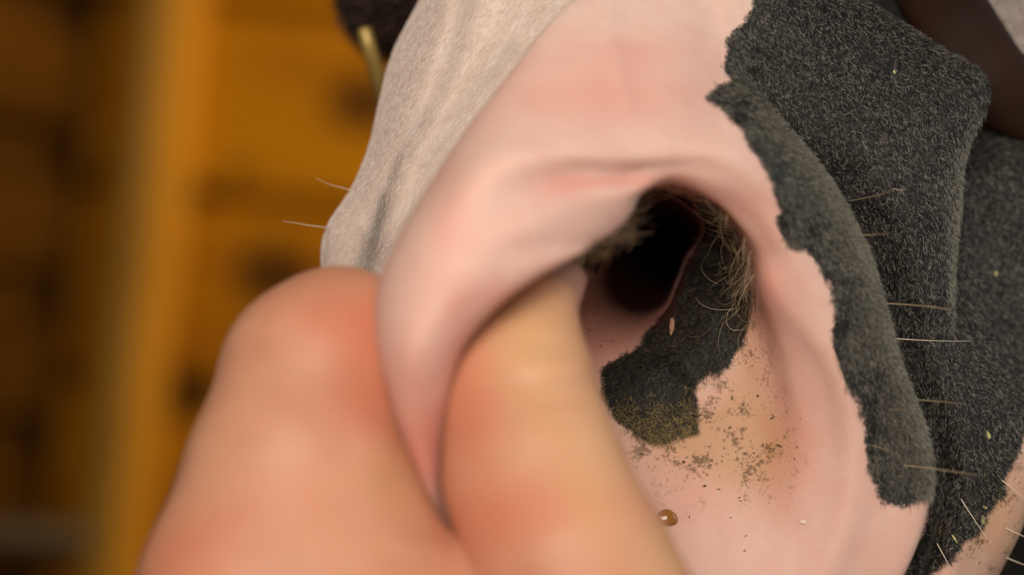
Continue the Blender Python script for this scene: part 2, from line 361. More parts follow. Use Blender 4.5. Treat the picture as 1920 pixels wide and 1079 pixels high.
under = (P2[:, 0] > 1700)*(P2[:, 1] > 850)*60.*np.clip(UF-17.3, 0, 1); pig = np.maximum(pig, np.where(UF > 17.3, under, -60))
fr = poly_sd(P2, [(1215,352),(1300,376),(1312,425),(1290,480),(1248,545),(1200,520),(1110,510),(1075,480),(1110,455),(1175,410)])+wob(P2, 10, 4, 9)
pig = np.where((UF > 2.9) & (UF < 6.9), np.maximum(pig, fr), pig)
pig = np.clip(pig, -60, 60)
stain = np.clip(gauss(P2, [(1385,770,50,70,.7),(1420,850,50,60,.75),(1330,840,80,35,.5),(1400,640,25,70,.5),(1260,800,60,28,.8),(1200,860,70,30,.25),(1300,900,90,60,.22),(1860,960,60,90,.9),(1130,560,60,60,.3)]), 0, 1)
stain[(UF > 8.8) & (UF < 13)] = 0
flush_shade = np.clip(gauss(P2, [(1180,338,60,10,.9),(1060,345,45,20,.8),(950,560,60,26,.6),(860,650,26,60,.6),(800,860,34,90,1.0),(1330,390,60,30,.6),(1420,520,26,80,.6),(1450,620,26,100,.4),(1480,830,45,90,.55),(1170,95,90,26,.6),(1130,180,130,34,.6),(1130,600,60,80,1.0),(1200,570,60,40,.8),(760,700,30,120,.35),(840,380,30,90,.35),(1290,420,30,60,.7),(1240,930,80,60,.4)]), 0, 1)  # reddened skin, plus painted shade on inner wall, flap strip and above the rim
flush_shade[UF > 12.5] = 0
coat = np.clip((UF-11.4)/1.2, 0, 1)*(P2[:, 1] < 700); coat = coat*np.clip((1330-P2[:, 0])/250, .35, 1); coat[(P2[:, 0] > 1650) & (P2[:, 1] < 330)] = 1.; coat = np.maximum(coat, np.clip((140-P2[:, 1])/200, 0, 1)*.5*(UF > 9.5))
wet = np.clip(gauss(P2, [(1205,520,70,50,1)]), 0, 1)*(UF < 5)
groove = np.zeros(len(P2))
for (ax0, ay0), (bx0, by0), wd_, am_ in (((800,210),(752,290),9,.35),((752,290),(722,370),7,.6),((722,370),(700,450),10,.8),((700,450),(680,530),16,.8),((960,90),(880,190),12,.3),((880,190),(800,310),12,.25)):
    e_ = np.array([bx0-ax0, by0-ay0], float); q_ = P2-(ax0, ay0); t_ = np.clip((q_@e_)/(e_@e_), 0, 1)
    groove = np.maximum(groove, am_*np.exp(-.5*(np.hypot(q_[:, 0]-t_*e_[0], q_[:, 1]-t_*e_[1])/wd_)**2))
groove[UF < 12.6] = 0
deep_shade = np.clip((4.3-UF)/1.9, 0, 1)**1.2  # shade inside the nostril, painted as a darker skin colour

m, ns, ls, b = mat('horse_skin')
tc = ns.new('ShaderNodeTexCoord'); ob = tc.outputs['Object']
edge_n = math_(ns, ls, 'MULTIPLY', math_(ns, ls, 'SUBTRACT', noise(ns, ls, 1500, 4, .75, ob), .5), 30.0)
pg = smooth(ns, ls, math_(ns, ls, 'ADD', attr(ns, 'pig'), edge_n), -5.0, 4.0)
mot = noise(ns, ls, 130, 5, .6, ob)
pink = mix(ns, ls, smooth(ns, ls, mot, .3, .7), (0.70, 0.44, 0.37), (0.72, 0.49, 0.41))
pink = mix(ns, ls, math_(ns, ls, 'MULTIPLY', attr(ns, 'flush_shade'), .8), pink, (0.66, 0.28, 0.22))
creamn = smooth(ns, ls, noise(ns, ls, 260, 5, .7, ob), .35, .65)
cream = mix(ns, ls, creamn, (0.66, 0.52, 0.45), (0.72, 0.60, 0.53))
skin = mix(ns, ls, attr(ns, 'coat'), pink, cream)
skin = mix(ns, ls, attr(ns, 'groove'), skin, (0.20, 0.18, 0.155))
sp = noise(ns, ls, 1500, 5, .8, ob); sp2 = noise(ns, ls, 230, 4, .65, ob)
spk = smooth(ns, ls, math_(ns, ls, 'ADD', math_(ns, ls, 'MULTIPLY', sp, .5), math_(ns, ls, 'MULTIPLY', sp2, .5)), .525, .59)
st = attr(ns, 'stain')
skin = mix(ns, ls, math_(ns, ls, 'MULTIPLY', st, .62), skin, (0.48, 0.27, 0.10))
skin = mix(ns, ls, math_(ns, ls, 'MULTIPLY', math_(ns, ls, 'MULTIPLY', spk, math_(ns, ls, 'MULTIPLY', st, 1.6), clamp=True), .75, clamp=True), skin, (0.10, 0.05, 0.012))
dk = mix(ns, ls, smooth(ns, ls, noise(ns, ls, 500, 4, .7, ob), .3, .7), (0.006, 0.006, 0.005), (0.020, 0.019, 0.017))
dk = mix(ns, ls, math_(ns, ls, 'MULTIPLY', math_(ns, ls, 'MULTIPLY', spk, st), .6), dk, (0.25, 0.17, 0.04))
col = mix(ns, ls, pg, skin, dk)
col = mix(ns, ls, attr(ns, 'deep_shade'), col, (0.05, 0.012, 0.008))
ls.new(col, b.inputs['Base Color'])
b.inputs['Roughness'].default_value = .55
b.inputs['Specular IOR Level'].default_value = .3
b.inputs['Subsurface Radius'].default_value = (1.0, .45, .3); b.inputs['Subsurface Scale'].default_value = .0028
ls.new(math_(ns, ls, 'MULTIPLY', math_(ns, ls, 'SUBTRACT', 1.0, pg, clamp=True), .75), b.inputs['Subsurface Weight'])
hgt = math_(ns, ls, 'ADD', math_(ns, ls, 'MULTIPLY', noise(ns, ls, 700, 4, .6, ob), .5), math_(ns, ls, 'MULTIPLY', mot, .6))
hgt = math_(ns, ls, 'MULTIPLY', hgt, math_(ns, ls, 'SUBTRACT', 1.0, math_(ns, ls, 'MULTIPLY', attr(ns, 'coat'), .92), clamp=True))
ls.new(bump(ns, ls, hgt, .3, .0006), b.inputs['Normal'])
SKIN = m

F_all = [HF]
horse = mesh_obj('horse', V_all, HF, SKIN)
# close both ends with fans
import bmesh
bm = bmesh.new(); bm.from_mesh(horse.data); bm.verts.ensure_lookup_table()
for row, c in ((0, NR*NT), (NR-1, NR*NT+1)):
    for j in range(NT):
        a_, b_ = row*NT+j, row*NT+(j+1) % NT
        try: bm.faces.new([bm.verts[x] for x in ((c, b_, a_) if row == 0 else (c, a_, b_))]).smooth = True
        except ValueError: pass
bmesh.ops.recalc_face_normals(bm, faces=bm.faces[:])
bm.to_mesh(horse.data); bm.free()
for nm, arr, tail in (('pig', pig, (-60, 60)), ('stain', stain, (0, 0)), ('flush_shade', flush_shade, (0, 0)), ('coat', coat, (0, 1)), ('deep_shade', deep_shade, (1, 0)), ('groove', groove, (0, 0))):
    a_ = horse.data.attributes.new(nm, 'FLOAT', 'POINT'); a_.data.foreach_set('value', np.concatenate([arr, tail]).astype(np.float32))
tag(horse, 'piebald horse muzzle, pink and black, its open nostril pulled wide by a hand', 'horse')

# normals of the grid, pointing outward to the air
Nn = np.cross(np.roll(HV, -1, 1)-np.roll(HV, 1, 1), np.gradient(HV, axis=0)); Nn /= np.linalg.norm(Nn, axis=-1, keepdims=True)+1e-12
if Nn[int(np.argmin(abs(U-14))), 0] @ FWD > 0: Nn = -Nn
FA = HF
c4 = HV.reshape(-1, 3)[FA]; farea = .5*np.linalg.norm(np.cross(c4[:, 2]-c4[:, 0], c4[:, 3]-c4[:, 1]), axis=1)
fpx = hpx.ravel()[FA].mean(1); fpy = hpy.ravel()[FA].mean(1); fu = UF[FA].mean(1)
Nf = Nn.reshape(-1, 3)[FA].mean(1)
view = CAMPOS - c4.mean(1); view /= np.linalg.norm(view, axis=1)[:, None]
facing = (Nf*view).sum(1)
inframe = (fpx > -60) & (fpx < 1980) & (fpy > -60) & (fpy < 1140)
fface = poly_sd(np.stack([fpx, fpy], 1), FACE) + wob(np.stack([fpx, fpy], 1), 14, 3.2, 3)
fpatch = poly_sd(np.stack([fpx, fpy], 1), PATCH) + wob(np.stack([fpx, fpy], 1), 12, 4, 5)

def sample(sel, count):
    w_ = farea*sel; w_ = w_/w_.sum()
    f = rng.choice(len(FA), size=count, p=w_)
    a_, b_ = rng.random(count), rng.random(count)
    W4 = np.stack([(1-a_)*(1-b_), a_*(1-b_), a_*b_, (1-a_)*b_], 1)
    P = (c4[f]*W4[..., None]).sum(1); Nr = (Nn.reshape(-1, 3)[FA[f]]*W4[..., None]).sum(1)
    Nr /= np.linalg.norm(Nr, axis=1)[:, None]
    return P, Nr, fpx[f], fpy[f], fu[f]
def hair(name, P, Nr, flow, length, radius, m, lift=.35, jitter=.35, curl=.0, npts=4, parent=horse):
    """strands rooted on the coat; flow is the combing direction in the picture plane (right, up)."""
    n = len(P)
    Fd = flow[:, 0:1]*RGT+flow[:, 1:2]*UPV
    Fd = Fd+rng.normal(size=(n, 3))*jitter
    T = Fd-(Fd*Nr).sum(1)[:, None]*Nr; T /= np.linalg.norm(T, axis=1)[:, None]+1e-9
    B = np.cross(Nr, T)
    L = (length*(.6+.8*rng.random(n)))[:, None] if np.ndim(length) == 0 else length[:, None]
    pts = []
    cv = rng.normal(size=(n, 1))*curl
    lf = np.clip(lift*(1+.5*rng.normal(size=(n, 1))), .05, 2.)
    for i in range(npts):
        s = i/(npts-1)
        pts.append(P+L*(T*(s*np.cos(cv*s*1.5))+B*(s*np.sin(cv*s*1.5)*.8)+Nr*(lf*s*(1-.45*s)-.02)))
    pts = np.stack(pts, 1).reshape(-1, 3)
    hc = bpy.data.hair_curves.new(name)
    hc.add_curves([npts]*n)
    hc.points.foreach_set('position', pts.astype(np.float32).ravel())
    rad = radius*(1-.75*np.tile(np.linspace(0, 1, npts), n)); rr = np.repeat(.7+.6*rng.random(n), npts)
    hc.points.foreach_set('radius', (rad*rr).astype(np.float32))
    hc.materials.append(m)
    o = bpy.data.objects.new(name, hc); C.objects.link(o); o.parent = parent; o['kind'] = 'stuff'
    return o
def hairmat(name, stops, rough=.38, spec=.5):
    m, ns, ls, b = mat(name)
    hi = ns.new('ShaderNodeHairInfo'); cr = ns.new('ShaderNodeValToRGB')
    e = cr.color_ramp.elements
    while len(e) < len(stops): e.new(.5)
    for el, (p, c) in zip(e, stops): el.position = p; el.color = c+(1,)
    ls.new(hi.outputs['Random'], cr.inputs[0]); ls.new(cr.outputs[0], b.inputs['Base Color'])
    b.inputs['Roughness'].default_value = rough; b.inputs['Specular IOR Level'].default_value = spec
    return m
M_BLK = hairmat('black_hair', [(0, (.004, .004, .004)), (.70, (.008, .008, .007)), (.82, (.06, .055, .045)), (1, (.50, .46, .38))], .28)  # pale end of the ramp paints glints onto black hairs
M_RIM = hairmat('rim_hair', [(0, (.010, .010, .008)), (.5, (.035, .033, .026)), (1, (.30, .28, .22))], .45)  # lightened so the sheen of the rim sits in the hair colour
M_WHT = hairmat('white_hair', [(0, (.56, .46, .40)), (.5, (.74, .62, .55)), (1, (.90, .82, .75))], .5)
M_NOS = hairmat('nostril_hair', [(0, (.04, .025, .013)), (.6, (.18, .12, .065)), (1, (.60, .46, .30))])
M_MOS = hairmat('dusty_hair', [(0, (.005, .005, .005)), (.7, (.015, .014, .012)), (.9, (.06, .055, .035)), (1, (.22, .19, .10))])
M_FRG = hairmat('fringe_hair', [(0, (.012, .007, .003)), (.6, (.07, .04, .02)), (1, (.34, .22, .11))])

vis = (facing > -.15) & inframe
def flow_face(x, y):
    a_ = np.radians(-70-12*np.clip((x-1500)/400, -1, 1)+18*np.sin(x/90.)*np.cos(y/120.))
    return np.stack([np.cos(a_), np.sin(a_)], 1)
dens = np.clip(.75+.45*wob(np.stack([fpx, fpy], 1), 60, 1, 21)+.25*(fpx > 1730)+.2*(fpy < 500)-.5*np.clip((fpy-700)/300, 0, 1), .25, 1.3)
P, Nr, x, y, u = sample(dens*(vis & (fface > 1) & (fu > 12.6) & (fu < 19)), 270000)
o = hair('black_fur', P, Nr, flow_face(x, y), .00095, .000033, M_BLK, .45, .7, 0, 3); o['label'] = 'short black fur on cheek and muzzle'
P, Nr, x, y, u = sample(np.clip(.55+.6*wob(np.stack([fpx, fpy], 1), 26, 1, 31)+np.clip((fface-25)/60, -.3, .6), .08, 1.6)*(vis & (fface > -3) & (fu > 9) & (fu <= 12.6) & ((fpy < 955) | (fu > 11.9))), 46000)
hair('rim_fur', P, Nr, flow_face(x, y), .0010, .000036, M_RIM, .55, .6, 0, 3)['label'] = 'short black fur on the nostril rim'
fgr = groove[FA].mean(1)
P, Nr, x, y, u = sample((1-fgr)*(vis & (fface < 0) & (fu > 12.6) & (fpx < 1180)), 70000)
hair('white_fur', P, Nr, np.stack([-.75+0*x, -1+0*x], 1), .0014, .000030, M_WHT, .22, .45, 0, 3)['label'] = 'short white fur on the nose'
P, Nr, x, y, u = sample((facing > -.1) & (fpatch > 1) & (fu > 3.3) & (fu < 6.4), 26000)
hair('nostril_fur', P, Nr, np.stack([.3*np.sin(y/40.), -1+0*x], 1), .0011, .000026, M_MOS, .5, .7)['label'] = 'dusty black fuzz inside the nostril'
P, Nr, x, y, u = sample((fpatch > 1) & (fu > 3.3) & (fu < 6.4) & (fpy > 600) & (rng.random(len(fpy)) < np.clip((fpy-700)/120, .03, 1)**2), 1100)
hair('dusty_tips', P, Nr, np.stack([.5*np.sin(y/30.), -1+0*x], 1), .0012, .000034, hairmat('hay_dusted_hair', [(0, (.10, .075, .028)), (1, (.52, .38, .14))], .6), .7, .9, .8, 5)['label'] = 'hay dust clinging to the fuzz'
P, Nr, x, y, u = sample((vis & (fface > -3) & (fpy > 150) & (fpy < 940))*np.exp(-.5*((fu-11.0)/.22)**2)*np.clip((fpy-180)/250, 0, 1), 11000)
hair('rim_edge_fur', P, Nr, flow_face(x, y), .0009, .000026, hairmat('edge_sheen_hair', [(0, (.12, .115, .09)), (1, (.40, .38, .31))], .5), .9, .5, 0, 3)['label'] = 'short hairs along the rim fold, coloured pale for sheen'  # pale tone paints the sheen along the fold edges
P, Nr, x, y, u = sample(((facing > -.6) & inframe & (fface > 1) & (fpx > 1700) & (fpy > 180) & (fpy < 640))*np.exp(-.5*((fu-15.05)/.16)**2)*np.clip((640-fpy)/120, 0, 1)*np.clip((fpy-190)/160, 0, 1), 4200)
hair('cheek_edge_fur', P, Nr, flow_face(x, y), .0010, .00003, bpy.data.materials['edge_sheen_hair'], .8, .5, 0, 3)['label'] = 'short hairs along the cheek fold, coloured pale for sheen'
# long hairs on the right wall and the fringe under the upper left rim
P, Nr, x, y, u = sample((fpatch > -14) & (fpy < 620) & (fpy > 370) & (fpx > 1322) & (fu > 3.8) & (fu < 6.8) & ((fpatch < 24) | (rng.random(len(fpx)) < .12)), 330)
hair('nostril_hair', P, Nr, np.stack([-.55+0*x, -.8+0*x], 1), .0060, .00005, M_NOS, .7, .3, .7, 8)['label'] = 'long wispy brown hairs inside the nostril'
g_ = np.exp(-.5*(((fpx-1150)/60)**2+((fpy-430)/45)**2))
P, Nr, x, y, u = sample(g_*(fu > 4.2) * (fu < 7.2), 520)
hair('fringe_hair', P, Nr, np.stack([.75+0*x, -.75+0*x], 1), .0060, .00008, M_FRG, .35, .35, .5, 7)['label'] = 'brown fringe of hair under the rim'

# whiskers
M_WHK = simple('whisker', (.42, .33, .20), .35); M_WHL = simple('pale_whisker', (.62, .52, .40), .4); M_WHB = simple('black_whisker', (.008, .008, .008), .4)
WH = [ [(666,360,16),(640,352,15),(615,345,14),(592,334,13), M_WHL, .11], [(614,427,14),(580,423,12),(552,418,11),(530,415,10), M_WHL, .11],
  [(613,516,15),(590,517,12),(570,518,10),(552,518,9), M_WHL, .09],
  [(1560,225,0),(1575,219,-3),(1590,213,-5),(1602,206,-7), M_WHK, .13], [(1590,378,2),(1620,372,-5),(1655,364,-12),(1676,357,-17), M_WHK, .14],
  [(1662,352,-1),(1675,354,-3),(1686,356,-4),(1694,357,-5), M_WHL, .10], [(1598,439,-6),(1625,441,-11),(1645,440,-15),(1662,438,-19), M_WHK, .16],
  [(1662,486,2),(1684,487,-1),(1710,486,-4),(1738,484,-6), M_WHB, .09], [(1650,569,-5),(1690,571,-8),(1740,575,-12),(1782,581,-14), M_WHK, .13],
  [(1672,635,-3),(1720,638,-4),(1770,640,-4),(1822,640,-4), M_WHL, .11], [(1690,748,-3),(1730,751,-8),(1770,754,-12),(1805,758,-16), M_WHK, .12],
  [(1650,768,-7),(1670,769,-12),(1690,769,-16),(1712,768,-19), M_WHK, .10], [(1630,835,-10),(1650,840,-16),(1668,846,-20),(1682,853,-24), M_WHK, .12],
  [(1670,872,-8),(1720,876,-12),(1780,884,-17),(1835,892,-21), M_WHK, .13], [(1802,937,3),(1820,965,1),(1840,995,-1),(1860,1022,-3), M_WHL, .14],
  [(1757,1020,3),(1768,1040,1),(1780,1062,0),(1792,1079,-1), M_WHL, .14], [(1878,901,6),(1893,913,5),(1908,925,4),(1922,938,3), M_WHL, .14],
  [(1884,990,8),(1900,998,7),(1918,1006,6),(1935,1014,5), M_WHL, .15], [(1886,1046,12),(1900,1052,12),(1918,1059,11),(1935,1064,10), M_WHL, .14] ]
for *pts, mm, rr in WH:
    cp = catmull([at(a_, b_, c_) for a_, b_, c_ in pts], 5); t_ = np.linspace(0, 1, len(cp))
    v_, f_ = tube(cp, rr*.001*(1-.7*t_), 7)
    mesh_obj('whisker', v_, f_, mm, horse)

def height_at(x, y, u0, u1):
    """nearest coat vertex to the line of sight (x, y) among rings u0..u1 -> position, normal."""
    ok = (UF > u0) & (UF < u1) & (Nn.reshape(-1, 3) @ FWD < 0)
    d = np.where(ok, np.hypot(P2[:, 0]-x, P2[:, 1]-y), 1e9); i = int(d.argmin())
    return HV.reshape(-1, 3)[i], Nn.reshape(-1, 3)[i]
def blob(name, x, y, u0, u1, sx, sy, h, m, ang=0, seed=0, parent=horse):
    p, n_ = height_at(x, y, u0, u1)
    a_ = RGT*math.cos(ang)+UPV*math.sin(ang); a_ = a_-(a_@n_)*n_; a_ /= np.linalg.norm(a_); c_ = np.cross(n_, a_)
    V, F = [p+n_*h], []
    rn = random.Random(seed); ph = [rn.uniform(0, 6) for _ in range(3)]
    for i in range(1, 9):
        q = i/8*math.pi*.58
        for j in range(20):
            t_ = j/20*2*math.pi; k_ = 1+.12*math.sin(2*t_+ph[0])+.08*math.sin(3*t_+ph[1])
            V.append(p+n_*h*math.cos(q)+a_*sx*k_*math.sin(q)*math.cos(t_)+c_*sy*k_*math.sin(q)*math.sin(t_))
    for j in range(20): F.append((0, 1+j, 1+(j+1) % 20))
    for i in range(7):
        for j in range(20):
            F.append((1+i*20+j, 1+(i+1)*20+j, 1+(i+1)*20+(j+1) % 20, 1+i*20+(j+1) % 20))
    return mesh_obj(name, V, F, m, parent)
M_DROP = simple('amber_mucus', (.28, .115, .022), .05, 0.0, **{'Coat Weight': .5})
blob('mucus_drop', 1250, 970, 4, 7.5, .0020, .0018, .0009, M_DROP, 0, 3)['label'] = 'small wet amber drop in the nostril'
M_PORE = simple('pink_slit', (.42, .22, .14), .35)
blob('tear_duct_opening', 1261, 612, 3.2, 6, .0005, .0022, .0003, M_PORE, -.12, 4)['label'] = 'small oval duct opening on the black patch'
M_WART = simple('pale_wart', (.80, .60, .52), .3)
blob('wart', 1506, 980, 6, 11, .0007, .0004, .0004, M_WART, 0, 5)
M_CHAFF = simple('hay_chaff', (.55, .50, .20), .6)
for i, (x, y, sx, sy, an) in enumerate([(1842,978,.0006,.0010,.3),(1845,954,.0006,.0003,-.5),(1862,515,.0006,.0005,0),(1854,815,.0004,.0010,.3),(1790,1010,.0002,.0012,.5),(1675,137,.0003,.0004,0)]):
    blob('hay_fleck', x, y, 12.8, 18, sx, sy, .0003, M_CHAFF, an, i)
M_DIRT = simple('dirt', (.10, .055, .015), .8)
rn = random.Random(11)
for i in range(30):
    x, y = rn.gauss(1385, 75), rn.gauss(850, 65)
    if i < 14: x, y = rn.uniform(1180, 1400), rn.uniform(840, 1040)
    if poly_sd(np.array([[x, y]]), PATCH)[0] > -8 or y > 1070 or x < 1170: continue
    blob('dirt_speck', x, y, 3.5, 8.5, rn.uniform(.00012, .00045), rn.uniform(.00006, .00014), .00010, M_DIRT, rn.uniform(0, 3), i)

for i, (x, y, sx, sy, an) in enumerate([(1107,617,.0005,.0001,-.9),(1124,652,.0002,.0002,.8),(1131,600,.0001,.0001,0),(1148,640,.00012,.0001,0),(1205,852,.0004,.00014,.2),(1281,868,.0003,.0003,.5),(1461,839,.0006,.0002,-.4),(1448,784,.0006,.00015,.3),(1420,745,.0003,.0002,1.),(1323,910,.0003,.0002,.1)]):
    blob('dirt_speck', x, y, 3.3, 8.5, sx, sy, .00015, M_DIRT, an, 60+i)

# ------------------------------------------------------------------ the hand (implicit surface of tapered bones)
MM = lambda px, py, z: np.array([(px-960)*(D0*1000+z)/FPX, (539.5-py)*(D0*1000+z)/FPX, z])
BONES = [ # (x, y, z, r) -> (x, y, z, r), blend
 ((1004,575,-29,7.4),(975,740,-39,11.8)), ((975,740,-39,11.8),(1001,890,-47,13.6)), ((1001,890,-47,13.6),(1070,1070,-56,15.3)),
 ((1070,1070,-56,15.3),(1160,1300,-62,19)), ((1150,1300,-62,19),(1000,1750,-62,25)),
]
INDEX = [((588,708,-35,14.6),(640,660,-31,13.2)), ((640,660,-31,13.2),(645,830,-28,9.5)), ((588,708,-35,14.6),(545,900,-42,16.6)), ((545,900,-42,16.6),(500,1120,-48,19.6)), ((500,1120,-48,20),(560,1500,-50,22)),
 ((590,860,-40,13.5),(615,920,-42,12.5)), ((660,1110,-42,16),(860,1170,-42,14)), ((570,1030,-46,16),(690,1340,-55,24)), ((800,1220,-55,16),(1080,1350,-60,18)), ((680,870,-34,6.5),(712,985,-42,8.5))]
OTHERS = [((540,800,-12,11),(500,1200,-18,18)), ((540,800,-12,11),(610,850,-12,9)), ((610,850,-12,9),(600,960,-16,8.5)),
 ((475,980,6,10),(480,1250,4,16)), ((475,980,6,10),(540,1040,4,8)), ((430,1130,22,9),(480,1300,18,14)), ((430,1130,22,9),(520,1170,20,7.5)),
 ((540,1300,-20,22),(700,1600,-30,26)), ((480,1330,8,18),(740,1700,-14,24)), ((700,1500,-50,24),(850,2000,-60,27)), ((720,1700,-24,24),(860,2100,-34,27)),
 ((850,2000,-60,27),(980,2700,-90,33)), ((860,2100,-34,27),(1000,2700,-60,33)), ((900,1500,-60,22),(850,1900,-60,26))]
def cap_sd(X, a_, b_):
    A_, B_ = MM(*a_[:3]), MM(*b_[:3]); e = (B_-A_).astype(np.float32); q = X-A_.astype(np.float32)
    t_ = np.clip((q@e)/float(e@e), 0, 1)
    return np.sqrt(((q-t_[..., None]*e)**2).sum(-1))-(a_[3]+(b_[3]-a_[3])*t_)
def smin(a_, b_, k):
    h = np.clip(.5+.5*(b_-a_)/k, 0, 1); return b_*(1-h)+a_*h-k*h*(1-h)
def group_sd(X, G_, k):
    d = None
    for a_, b_ in G_:
        e = cap_sd(X, a_, b_); d = e if d is None else smin(d, e, k)
    return d
WRINK = [(1000,650,.3,2),(1002,690,-.7,2.6),(1006,724,.7,1.7),(1012,752,.7,1.6),(1018,785,.4,1.6)]
def hand_sd(X):
    t_ = group_sd(X, BONES, 6.0); i_ = group_sd(X, INDEX, 6.0); o_ = group_sd(X, OTHERS, 7.0)
    d = smin(t_, i_, .5); d = smin(d, o_, 2.5)
    # wrinkles over the thumb joint
    for px_, py_, a_, w_ in WRINK:
        c_ = MM(px_+25, py_, -50)
        yy = X[..., 1]-c_[1]+.06*(X[..., 0]-c_[0])-.012*(X[..., 0]-c_[0])**2
        d = d + a_*np.exp(-.5*(yy/w_*1.6)**2)*np.exp(-.5*((X[..., 0]-c_[0])/5.)**2)*np.clip((-40-X[..., 2])/6, 0, 1)
    return d
lo = np.array([-84., -215., -130.]); hi_ = np.array([52., 8., 46.]); h = 1.1
nx, ny, nz = (np.ceil((hi_-lo)/h)).astype(int)
gx, gy, gz = [lo[i]+h*np.arange(n_) for i, n_ in enumerate((nx, ny, nz))]
D = np.empty((nx, ny, nz), np.float32)
for i in range(nx):
    X = np.stack(np.broadcast_arrays(np.float32(gx[i]), gy[:, None].astype(np.float32), gz[None].astype(np.float32)), -1)
    D[i] = hand_sd(X)
D[0], D[-1], D[:, 0], D[:, -1], D[:, :, 0], D[:, :, -1] = 5, 5, 5, 5, 5, 5
def surface_nets(D):
    s = D < 0
    occ = np.zeros(tuple(np.array(D.shape)-1), np.uint8); acc = np.zeros(occ.shape+(3,), np.float32); cnt = np.zeros(occ.shape, np.float32)
    sh = occ.shape
    cs = [(a_, b_, c_) for a_ in (0, 1) for b_ in (0, 1) for c_ in (0, 1)]
    sl = lambda c_: tuple(slice(c_[i], c_[i]+sh[i]) for i in range(3))
    for c_ in cs:
        for ax in range(3):
            if c_[ax]: continue
            c2 = list(c_); c2[ax] = 1; c2 = tuple(c2)
            d0, d1 = D[sl(c_)], D[sl(c2)]; cr = (d0 < 0) != (d1 < 0)
            t_ = np.where(cr, d0/(d0-d1+1e-12), 0)
            for k in range(3):
                acc[..., k] += np.where(cr, c_[k]+(t_ if k == ax else 0), 0)
            cnt += cr
    act = cnt > 0; ids = np.full(sh, -1, np.int64); ids[act] = np.arange(act.sum())
    pos = np.argwhere(act)+acc[act]/cnt[act][:, None]
    F = []
    for ax in range(3):
        o1, o2 = [i for i in range(3) if i != ax]
        a_ = [slice(None)]*3; b_ = [slice(None)]*3; a_[ax] = slice(0, -1); b_[ax] = slice(1, None)
        cr = s[tuple(a_)] != s[tuple(b_)]; q = np.argwhere(cr)
        q = q[(q[:, o1] > 0) & (q[:, o2] > 0) & (q[:, o1] < sh[o1]) & (q[:, o2] < sh[o2])]
        def g_(d1, d2):
            r_ = q.copy(); r_[:, o1] -= d1; r_[:, o2] -= d2; return ids[r_[:, 0], r_[:, 1], r_[:, 2]]
        quad = np.stack([g_(1, 1), g_(0, 1), g_(0, 0), g_(1, 0)], 1)
        flip = s[tuple(a_)][tuple(q.T)]
        if ax == 1: flip = ~flip
        quad[~flip] = quad[~flip][:, ::-1]; F.append(quad)
    return pos, np.vstack(F)
pos, F = surface_nets(D)
X = (lo+pos*h).astype(np.float32)
def grad(X, e=.2):
    g_ = np.zeros_like(X)
    for k in range(3):
        q = X.copy(); q[:, k] += e; r_ = X.copy(); r_[:, k] -= e
        g_[:, k] = (hand_sd(q)-hand_sd(r_))/(2*e)
    return g_
for _ in range(2):
    g_ = grad(X); st_ = np.clip(hand_sd(X), -.6, .6)/np.maximum((g_**2).sum(1), .2)
    X = X-g_*st_[:, None]*((X[:, 1] > lo[1]+3)[:, None])
hand_w = place(np.stack([X[:, 0], X[:, 1], X[:, 2]+D0*1000], 1)/1000.)
m, ns, ls, b = mat('hand_skin')
tc = ns.new('ShaderNodeTexCoord'); ob = tc.outputs['Object']
n1 = noise(ns, ls, 60, 3, .5, ob)
base = mix(ns, ls, smooth(ns, ls, n1, .35, .65), (0.53, 0.245, 0.150), (0.59, 0.30, 0.185))
base = mix(ns, ls, attr(ns, 'red'), base, (0.60, 0.175, 0.10)); base = mix(ns, ls, attr(ns, 'tan'), base, (0.62, 0.38, 0.19))
ls.new(base, b.inputs['Base Color']); b.inputs['Roughness'].default_value = .5; b.inputs['Specular IOR Level'].default_value = .35
b.inputs['Subsurface Weight'].default_value = .6; b.inputs['Subsurface Radius'].default_value = (1, .4, .22); b.inputs['Subsurface Scale'].default_value = .003
vo = ns.new('ShaderNodeTexVoronoi'); vo.inputs['Scale'].default_value = 900; ls.new(ob, vo.inputs['Vector'])
ls.new(bump(ns, ls, vo.outputs['Distance'], .25, .0003), b.inputs['Normal'])
HANDM = m
person = mesh_obj('person', hand_w, F, HANDM)
tag(person, "person's bare hand pinching the pink nostril rim between thumb and bent forefinger", 'person')
hp = np.stack([X[:, 0]*FPX/(D0*1000+X[:, 2])+960, 539.5-X[:, 1]*FPX/(D0*1000+X[:, 2])], 1)
red = np.clip(gauss(hp, [(885,770,40,80,.55),(690,730,50,100,.42),(650,600,80,50,.4),(1010,950,110,45,.38),(330,1040,90,70,.4),(900,1000,60,60,.4),(560,950,80,50,.2)]), 0, 1)  # redder skin, including contact shade painted beside the flap
tan = np.clip(gauss(hp, [(1010,690,60,110,.5),(1120,860,50,120,.55),(990,600,60,60,.4),(740,890,60,50,.4),(1250,1040,60,60,.5)]), 0, 1)
for nm, arr in (('red', red), ('tan', tan)):
    a_ = person.data.attributes.new(nm, 'FLOAT', 'POINT'); a_.data.foreach_set('value', arr.astype(np.float32))
